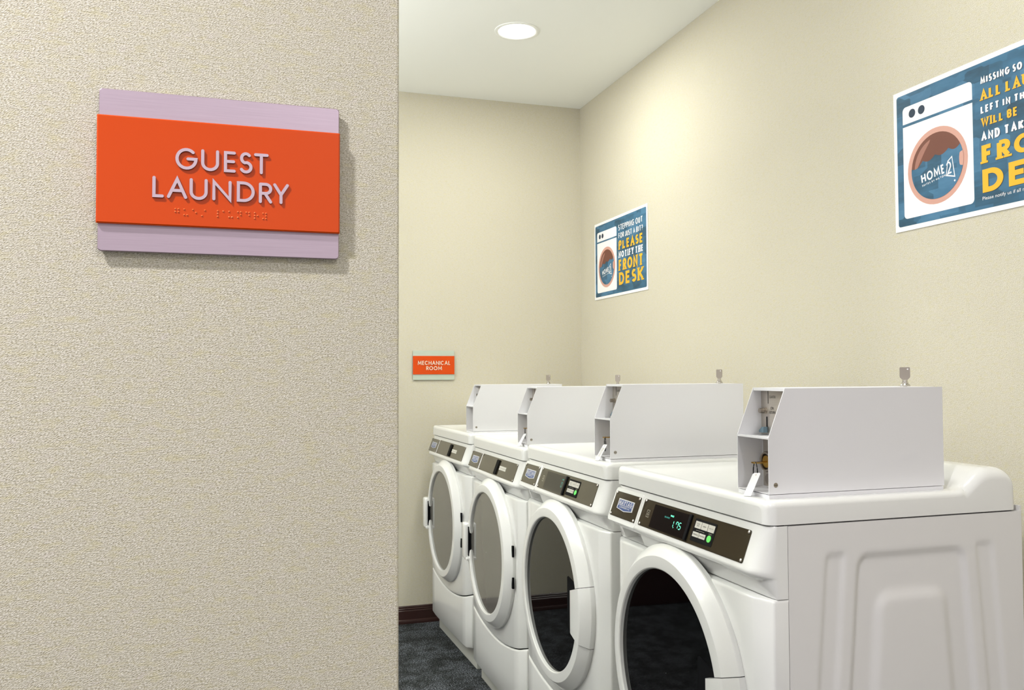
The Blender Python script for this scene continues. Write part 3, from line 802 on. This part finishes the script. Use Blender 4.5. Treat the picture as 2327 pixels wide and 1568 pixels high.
names = [('nearest washing machine', yc4, LW, 0.0), ('second nearest washing machine', yc3, LW, 0.0), ('dryer beside the washing machines', yc2, LD, 0.0), ('farthest dryer', yc1, LD, rot1)]
for i, (nm, yc, L, rz) in enumerate(names):
    ly = -.255
    off = Vector((.0265, ly)); c, s = math.cos(rz), math.sin(rz)
    loc = (.96+off.x*c-off.y*s, yc+off.x*s+off.y*c, L+.0435)
    coin_box('white sheet-metal coin box on the '+nm, loc, rz, i < 2)
    kx = .381
    lock_key('steel key in coin box top lock, above the '+nm, (loc[0]+kx*c, loc[1]+kx*s, loc[2]+PL+BH+.0012), (.84, .35, .6, .9)[i])
    if i < 3:
        tagged_key(('brass key with blank white tag', 'brass key with printed tag', 'brass key with narrow white tag')[i]+', coin box of the '+nm, loc, rz, (0, .004, -.002)[i], i == 1)

# ------------------------------------------------------------------ door signs
def wall_sign(label, x0, x1, z0, z1, oz0, oz1, yw, alum, group, texts, braille, lmat='letter'):
    t = thing('wall_sign', label, 'sign', ((x0+x1)/2, yw, z0), 0, group)
    cx = (x0+x1)/2
    fn = lambda u, v, o: (u-cx, -o, v-z0)
    slab_on('backing', rrect(x0+.0015, x1-.0015, z0+.0015, z1-.0015, .002, 3), fn, 0.0, .0050, 'signback', t)
    slab_on('metal_plate', rrect(x0, x1, z0, z1, .003, 4), fn, .0050, .0085, alum, t, .0006)['label'] = 'brushed metal plate'
    p = slab_on('acrylic_panel', rrect(x0-.0010, x1+.0003, oz0, oz1, .0008, 2), fn, .0085, .0136, 'orange', t, .0012)
    p['label'] = 'glossy orange acrylic panel'
    h = .0136
    for ch, a, b, za, zb, th in texts:
        polys = letter_polys(ch, a, za, b-a, zb-za, th, round_cap=True)
        mb = MB(); e = MB()
        for q in polys:
            pts = [fn(p_[0], p_[1], h+.0016+p_[2]) for p_ in q]; mb.prism(pts, (0, -.0006, 0))
            e.prism([fn(p_[0], p_[1], h) for p_ in q], (0, -.0016, 0))
        lt = mb.build('letter', lmat, t, 0); e.build('letter_edge', 'letteredge', lt, 0)
    if braille:
        cells = dict(g=(1, 2, 4, 5), u=(1, 3, 6), e=(1, 5), st=(3, 4), l=(1, 2, 3), a=(1,), n=(1, 3, 4, 5), d=(1, 4, 5), r=(1, 2, 3, 5), y=(1, 3, 4, 5, 6))
        seq = [('g', -.0586), ('u', -.0507), ('e', -.0428), ('st', -.0347), ('l', -.0204), ('a', -.0153), ('u', -.0098), ('n', -.0018), ('d', .0061), ('r', .0140), ('y', .0219)]
        for c_, bx in seq:
            for dn in cells[c_]:
                col, row = (0, dn-1) if dn < 4 else (1, dn-4)
                x = bx+col*.0027; z = CAMZ+.1592-row*.0027; mb = MB(); n = 10
                rows = [[fn(x+r*math.cos(2*PI*k/n), z+r*math.sin(2*PI*k/n), h+o) for k in range(n)] for r, o in ((.0009, 0), (.00085, .0004), (.00055, .0008), (.0001, .0009))]
                mb.grid(rows, True); mb.build('braille_dot', 'braille', t, 80)
    return t
gl = [('G', -.0589, -.0390, .1972, .2180), ('U', -.0358, -.0194, .1972, .2179), ('E', -.0150, -.0040, .1972, .2178), ('S', -.0008, .0116, .1972, .2180), ('T', .0130, .0267, .1974, .2178),
      ('L', -.0790, -.0688, .1690, .1892), ('A', -.0661, -.0480, .1689, .1890), ('U', -.0460, -.0296, .1686, .1892), ('N', -.0254, -.0077, .1690, .1888), ('D', -.0029, .0138, .1690, .1891), ('R', .0177, .0303, .1689, .1891), ('Y', .0312, .0462, .1690, .1892)]
wall_sign('orange and silver GUEST LAUNDRY sign on the near beige wall', -.1268, .0960, CAMZ+.1173, CAMZ+.2712, CAMZ+.1427, CAMZ+.2450, YN, 'alum', 'room signs',
          [(c, a, b, CAMZ+z0, CAMZ+z1, .0029) for c, a, b, z0, z1 in gl], True)
ml = [(c, x, x+w, CAMZ+.0515, CAMZ+.0730, .0033) for c, x, w in layout('MECHANICAL', .8967, 1.0712, .0215, .0033, gap=.16)]
ml += [(c, x, x+w, CAMZ+.0242, CAMZ+.0444, .0033) for c, x, w in layout('ROOM', .9417, 1.0262, .0202, .0033, gap=.16)]
wall_sign('small orange and silver MECHANICAL ROOM sign on the far end wall', .8725, 1.0948, CAMZ-.0277, CAMZ+.1273, CAMZ+.0016, CAMZ+.0988, YF, 'alum2', 'room signs', ml, False, 'letter2')

# ------------------------------------------------------------------ posters on the right wall
PW, PH = .628, .408
def poster(label, yl, zt, lines, small):
    t = thing('wall_poster', label, 'poster', (XR, yl-PW/2, zt-PH), 0, 'laundry posters on the right wall')
    fn = lambda a, b, o: (-o, PW/2-a, PH-b)       # a from the left edge, b down from the top edge
    up = lambda polys, b: [[(p[0], b-p[1])+tuple(p[2:]) for p in q] for q in polys]
    slab_on('sheet', [(0, 0), (PW, 0), (PW, PH), (0, PH)], fn, .0005, .0025, 'paper', t)
    k = .0025
    flat('blue_field', [rrect(.0125, PW-.0125, .0135, PH-.0135, .008)], fn, k+.0002, 'pblue', t)
    wm = [[(.036+.012-.012*math.cos(a), .051+.012-.012*math.sin(a)) for a in [PI/2*i/5 for i in range(6)]]+[(.282-.012+.012*math.sin(a), .051+.012-.012*math.cos(a)) for a in [PI/2*i/5 for i in range(6)]]+[(.282, .1005), (.036, .1005)],
          [(.036, .1085), (.282, .1085)]+[(.282-.012+.012*math.cos(a), .374-.012+.012*math.sin(a)) for a in [PI/2*i/5 for i in range(6)]]+[(.036+.012-.012*math.sin(a), .374-.012+.012*math.cos(a)) for a in [PI/2*i/5 for i in range(6)]]]
    flat('washer_drawing', wm, fn, k+.0004, 'paper', t)
    circ = lambda cx, cy, r, n=48, ry=None: [(cx+r*math.cos(2*PI*i/n), cy+(ry or r)*math.sin(2*PI*i/n)) for i in range(n)]
    flat('drawing_knob', [circ(.072, .075, .0125, 24)], fn, k+.0006, 'pshadow', t)
    flat('drawing_knob', [circ(.107, .075, .0125, 24)], fn, k+.0006, 'pshadow', t)
    cx, cy = .1585, .2455
    flat('drawing_door_ring', [circ(cx, cy, .1060)], fn, k+.0006, 'psalmon', t)
    flat('drawing_door', [circ(cx, cy, .0915)], fn, k+.0008, 'pbrown', t)
    # highlight arc inside the door
    ha = [(cx+.0800*math.cos(math.radians(a)), cy+.0800*math.sin(math.radians(a))) for a in range(175, 256, 5)]
    hb = [(cx+(.0800-.018*math.sin(PI*(a-175)/80.0)**.6)*math.cos(math.radians(a)), cy+(.0800-.018*math.sin(PI*max(0, min(1, (a-175)/80.0)))**.6)*math.sin(math.radians(a))) for a in range(175, 256, 5)]
    flat('drawing_highlight', [[ha[i], ha[i+1], hb[i+1], hb[i]] for i in range(len(ha)-1)], fn, k+.0010, 'pbrown2', t)
    # water with a scalloped surface
    cus = [(.0680, .2370), (.109, .2215), (.154, .2140), (.201, .2075), (.2415, .2045)]; wave = []
    for (ax, ay), (bx, by) in zip(cus, cus[1:]):
        for i in range(8):
            s = i/8; wave.append((ax+(bx-ax)*s, ay+(by-ay)*s+.009*math.sin(PI*s)))
    wave.append(cus[-1])
    e0 = math.degrees(math.atan2(wave[-1][1]-cy, wave[-1][0]-cx)); e1 = math.degrees(math.atan2(wave[0][1]-cy, wave[0][0]-cx))
    if e1 < e0: e1 += 360
    low = [(cx+.0915*math.cos(math.radians(e0+(e1-e0)*i/40)), cy+.0915*math.sin(math.radians(e0+(e1-e0)*i/40))) for i in range(41)]
    mid = (cx, cy+.03); full = wave+low
    flat('drawing_water', [[full[i], full[(i+1) % len(full)], mid] for i in range(len(full))], fn, k+.0012, 'pblue', t)
    flat('drawing_latch', [[(cx+.0925*math.cos(a)+0, cy+.0925*math.sin(a)) for a in [-.22+.44*i/8 for i in range(9)]]+[(.2400+.0035*math.cos(b_), .2455+.0175*math.sin(b_)) for b_ in [PI/2+PI*i/10 for i in range(11)]]], fn, k+.0014, 'psalmon', t)
    # tilted logo lettering
    ang = math.radians(-8.5)
    def tilt(polys, x0, y0):
        out = []
        for q in polys:
            out.append([(x0+p[0]*math.cos(ang)+p[1]*math.sin(ang), y0+p[0]*math.sin(ang)-p[1]*math.cos(ang))+tuple(p[2:]) for p in q])
        return out
    flat('logo_lettering', tilt(text_polys('HOME', 0, .084, 0, .0262, .0046, gap=.16, cond=.95), .1050, .2850), fn, k+.0016, 'paper', t)
    flat('logo_lettering', tilt(text_polys('SUITES BY HILTON', 0, .084, 0, .0056, .0012, gap=.35, space=.5), .1066, .2945), fn, k+.0016, 'paper', t)
    qd = [(.1970, .2425), (.2130, .2315), (.2225, .2915), (.1905, .2825)]
    c0 = (sum(p[0] for p in qd)/4, sum(p[1] for p in qd)/4)
    flat('logo_box', [qd], fn, k+.0015, 'paper', t)
    flat('logo_box_inner', [[(c0[0]+(p[0]-c0[0])*.80, c0[1]+(p[1]-c0[1])*.85) for p in qd]], fn, k+.0017, 'pblue', t)
    flat('logo_numeral', tilt(letter_polys('2', 0, 0, .0165, .034, .0042), .1965, .2800), fn, k+.0019, 'paper', t)
    flat('logo_dot', [circ(.2205, .3005, .0028, 12)], fn, k+.0016, 'paper', t)
    for txt, a0, a1, b0, b1, th, colr, slab in lines:
        if th is None:
            flat('lettering', up(font_polys(txt, a0, a1, 0, b1-b0), b1), fn, k+.0007, colr, t)['kind'] = 'stuff'     # tiny print
            continue
        for c, x, w in layout(txt, a0, a1, b1-b0, th, .13 if not slab else .17, .28, .80 if not slab else .95, True):
            polys = up(letter_polys(c, x, 0, w, b1-b0, th, False, slab, .74), b1)
            o = flat('letter', polys, fn, k+.0007, colr, t)
            flat('letter_shadow', [[(p[0]+.0014, p[1]+.0014)+tuple(p[2:]) for p in q] for q in polys], fn, k+.0004, 'pshadow', o)
    return t
poster('smaller-looking far blue poster reading STEPPING OUT FOR JUST A BIT', 4.247, CAMZ+.804, [
    ('STEPPING OUT', .305, .580, .050, .080, .0062, 'paper', False),
    ('FOR JUST A BIT?', .306, .580, .092, .120, .0058, 'paper', False),
    ('PLEASE', .307, .580, .131, .177, .0135, 'pyellow', True),
    ('NOTIFY THE', .306, .582, .187, .219, .0095, 'paper', True),
    ('FRONT', .306, .581, .228, .284, .0160, 'pyellow', True),
    ('DESK', .308, .583, .293, .356, .0180, 'pyellow', True)], True)
poster('large near blue poster cut by the right edge, with MISSING SO and FRONT DESK', 2.029, CAMZ+.816, [
    ('MISSING SO', .309, .4335, .0515, .0705, .0052, 'paper', False),
    ('ALL LAUNDRY', .308, .545, .0850, .1125, .0072, 'pyellow', True),
    ('LEFT IN THE', .308, .4525, .1270, .1465, .0052, 'paper', False),
    ('WILL BE', .309, .418, .1590, .1810, .0056, 'pyellow', True),
    ('AND TAKEN', .308, .472, .1955, .2195, .0064, 'paper', False),
    ('FRONT', .308, .572, .2300, .2770, .0150, 'pyellow', True),
    ('DESK', .309, .590, .2930, .3530, .0180, 'pyellow', True),
    ('Please notify us if all m', .308, .436, .3630, .3745, None, 'paper', False)], False)
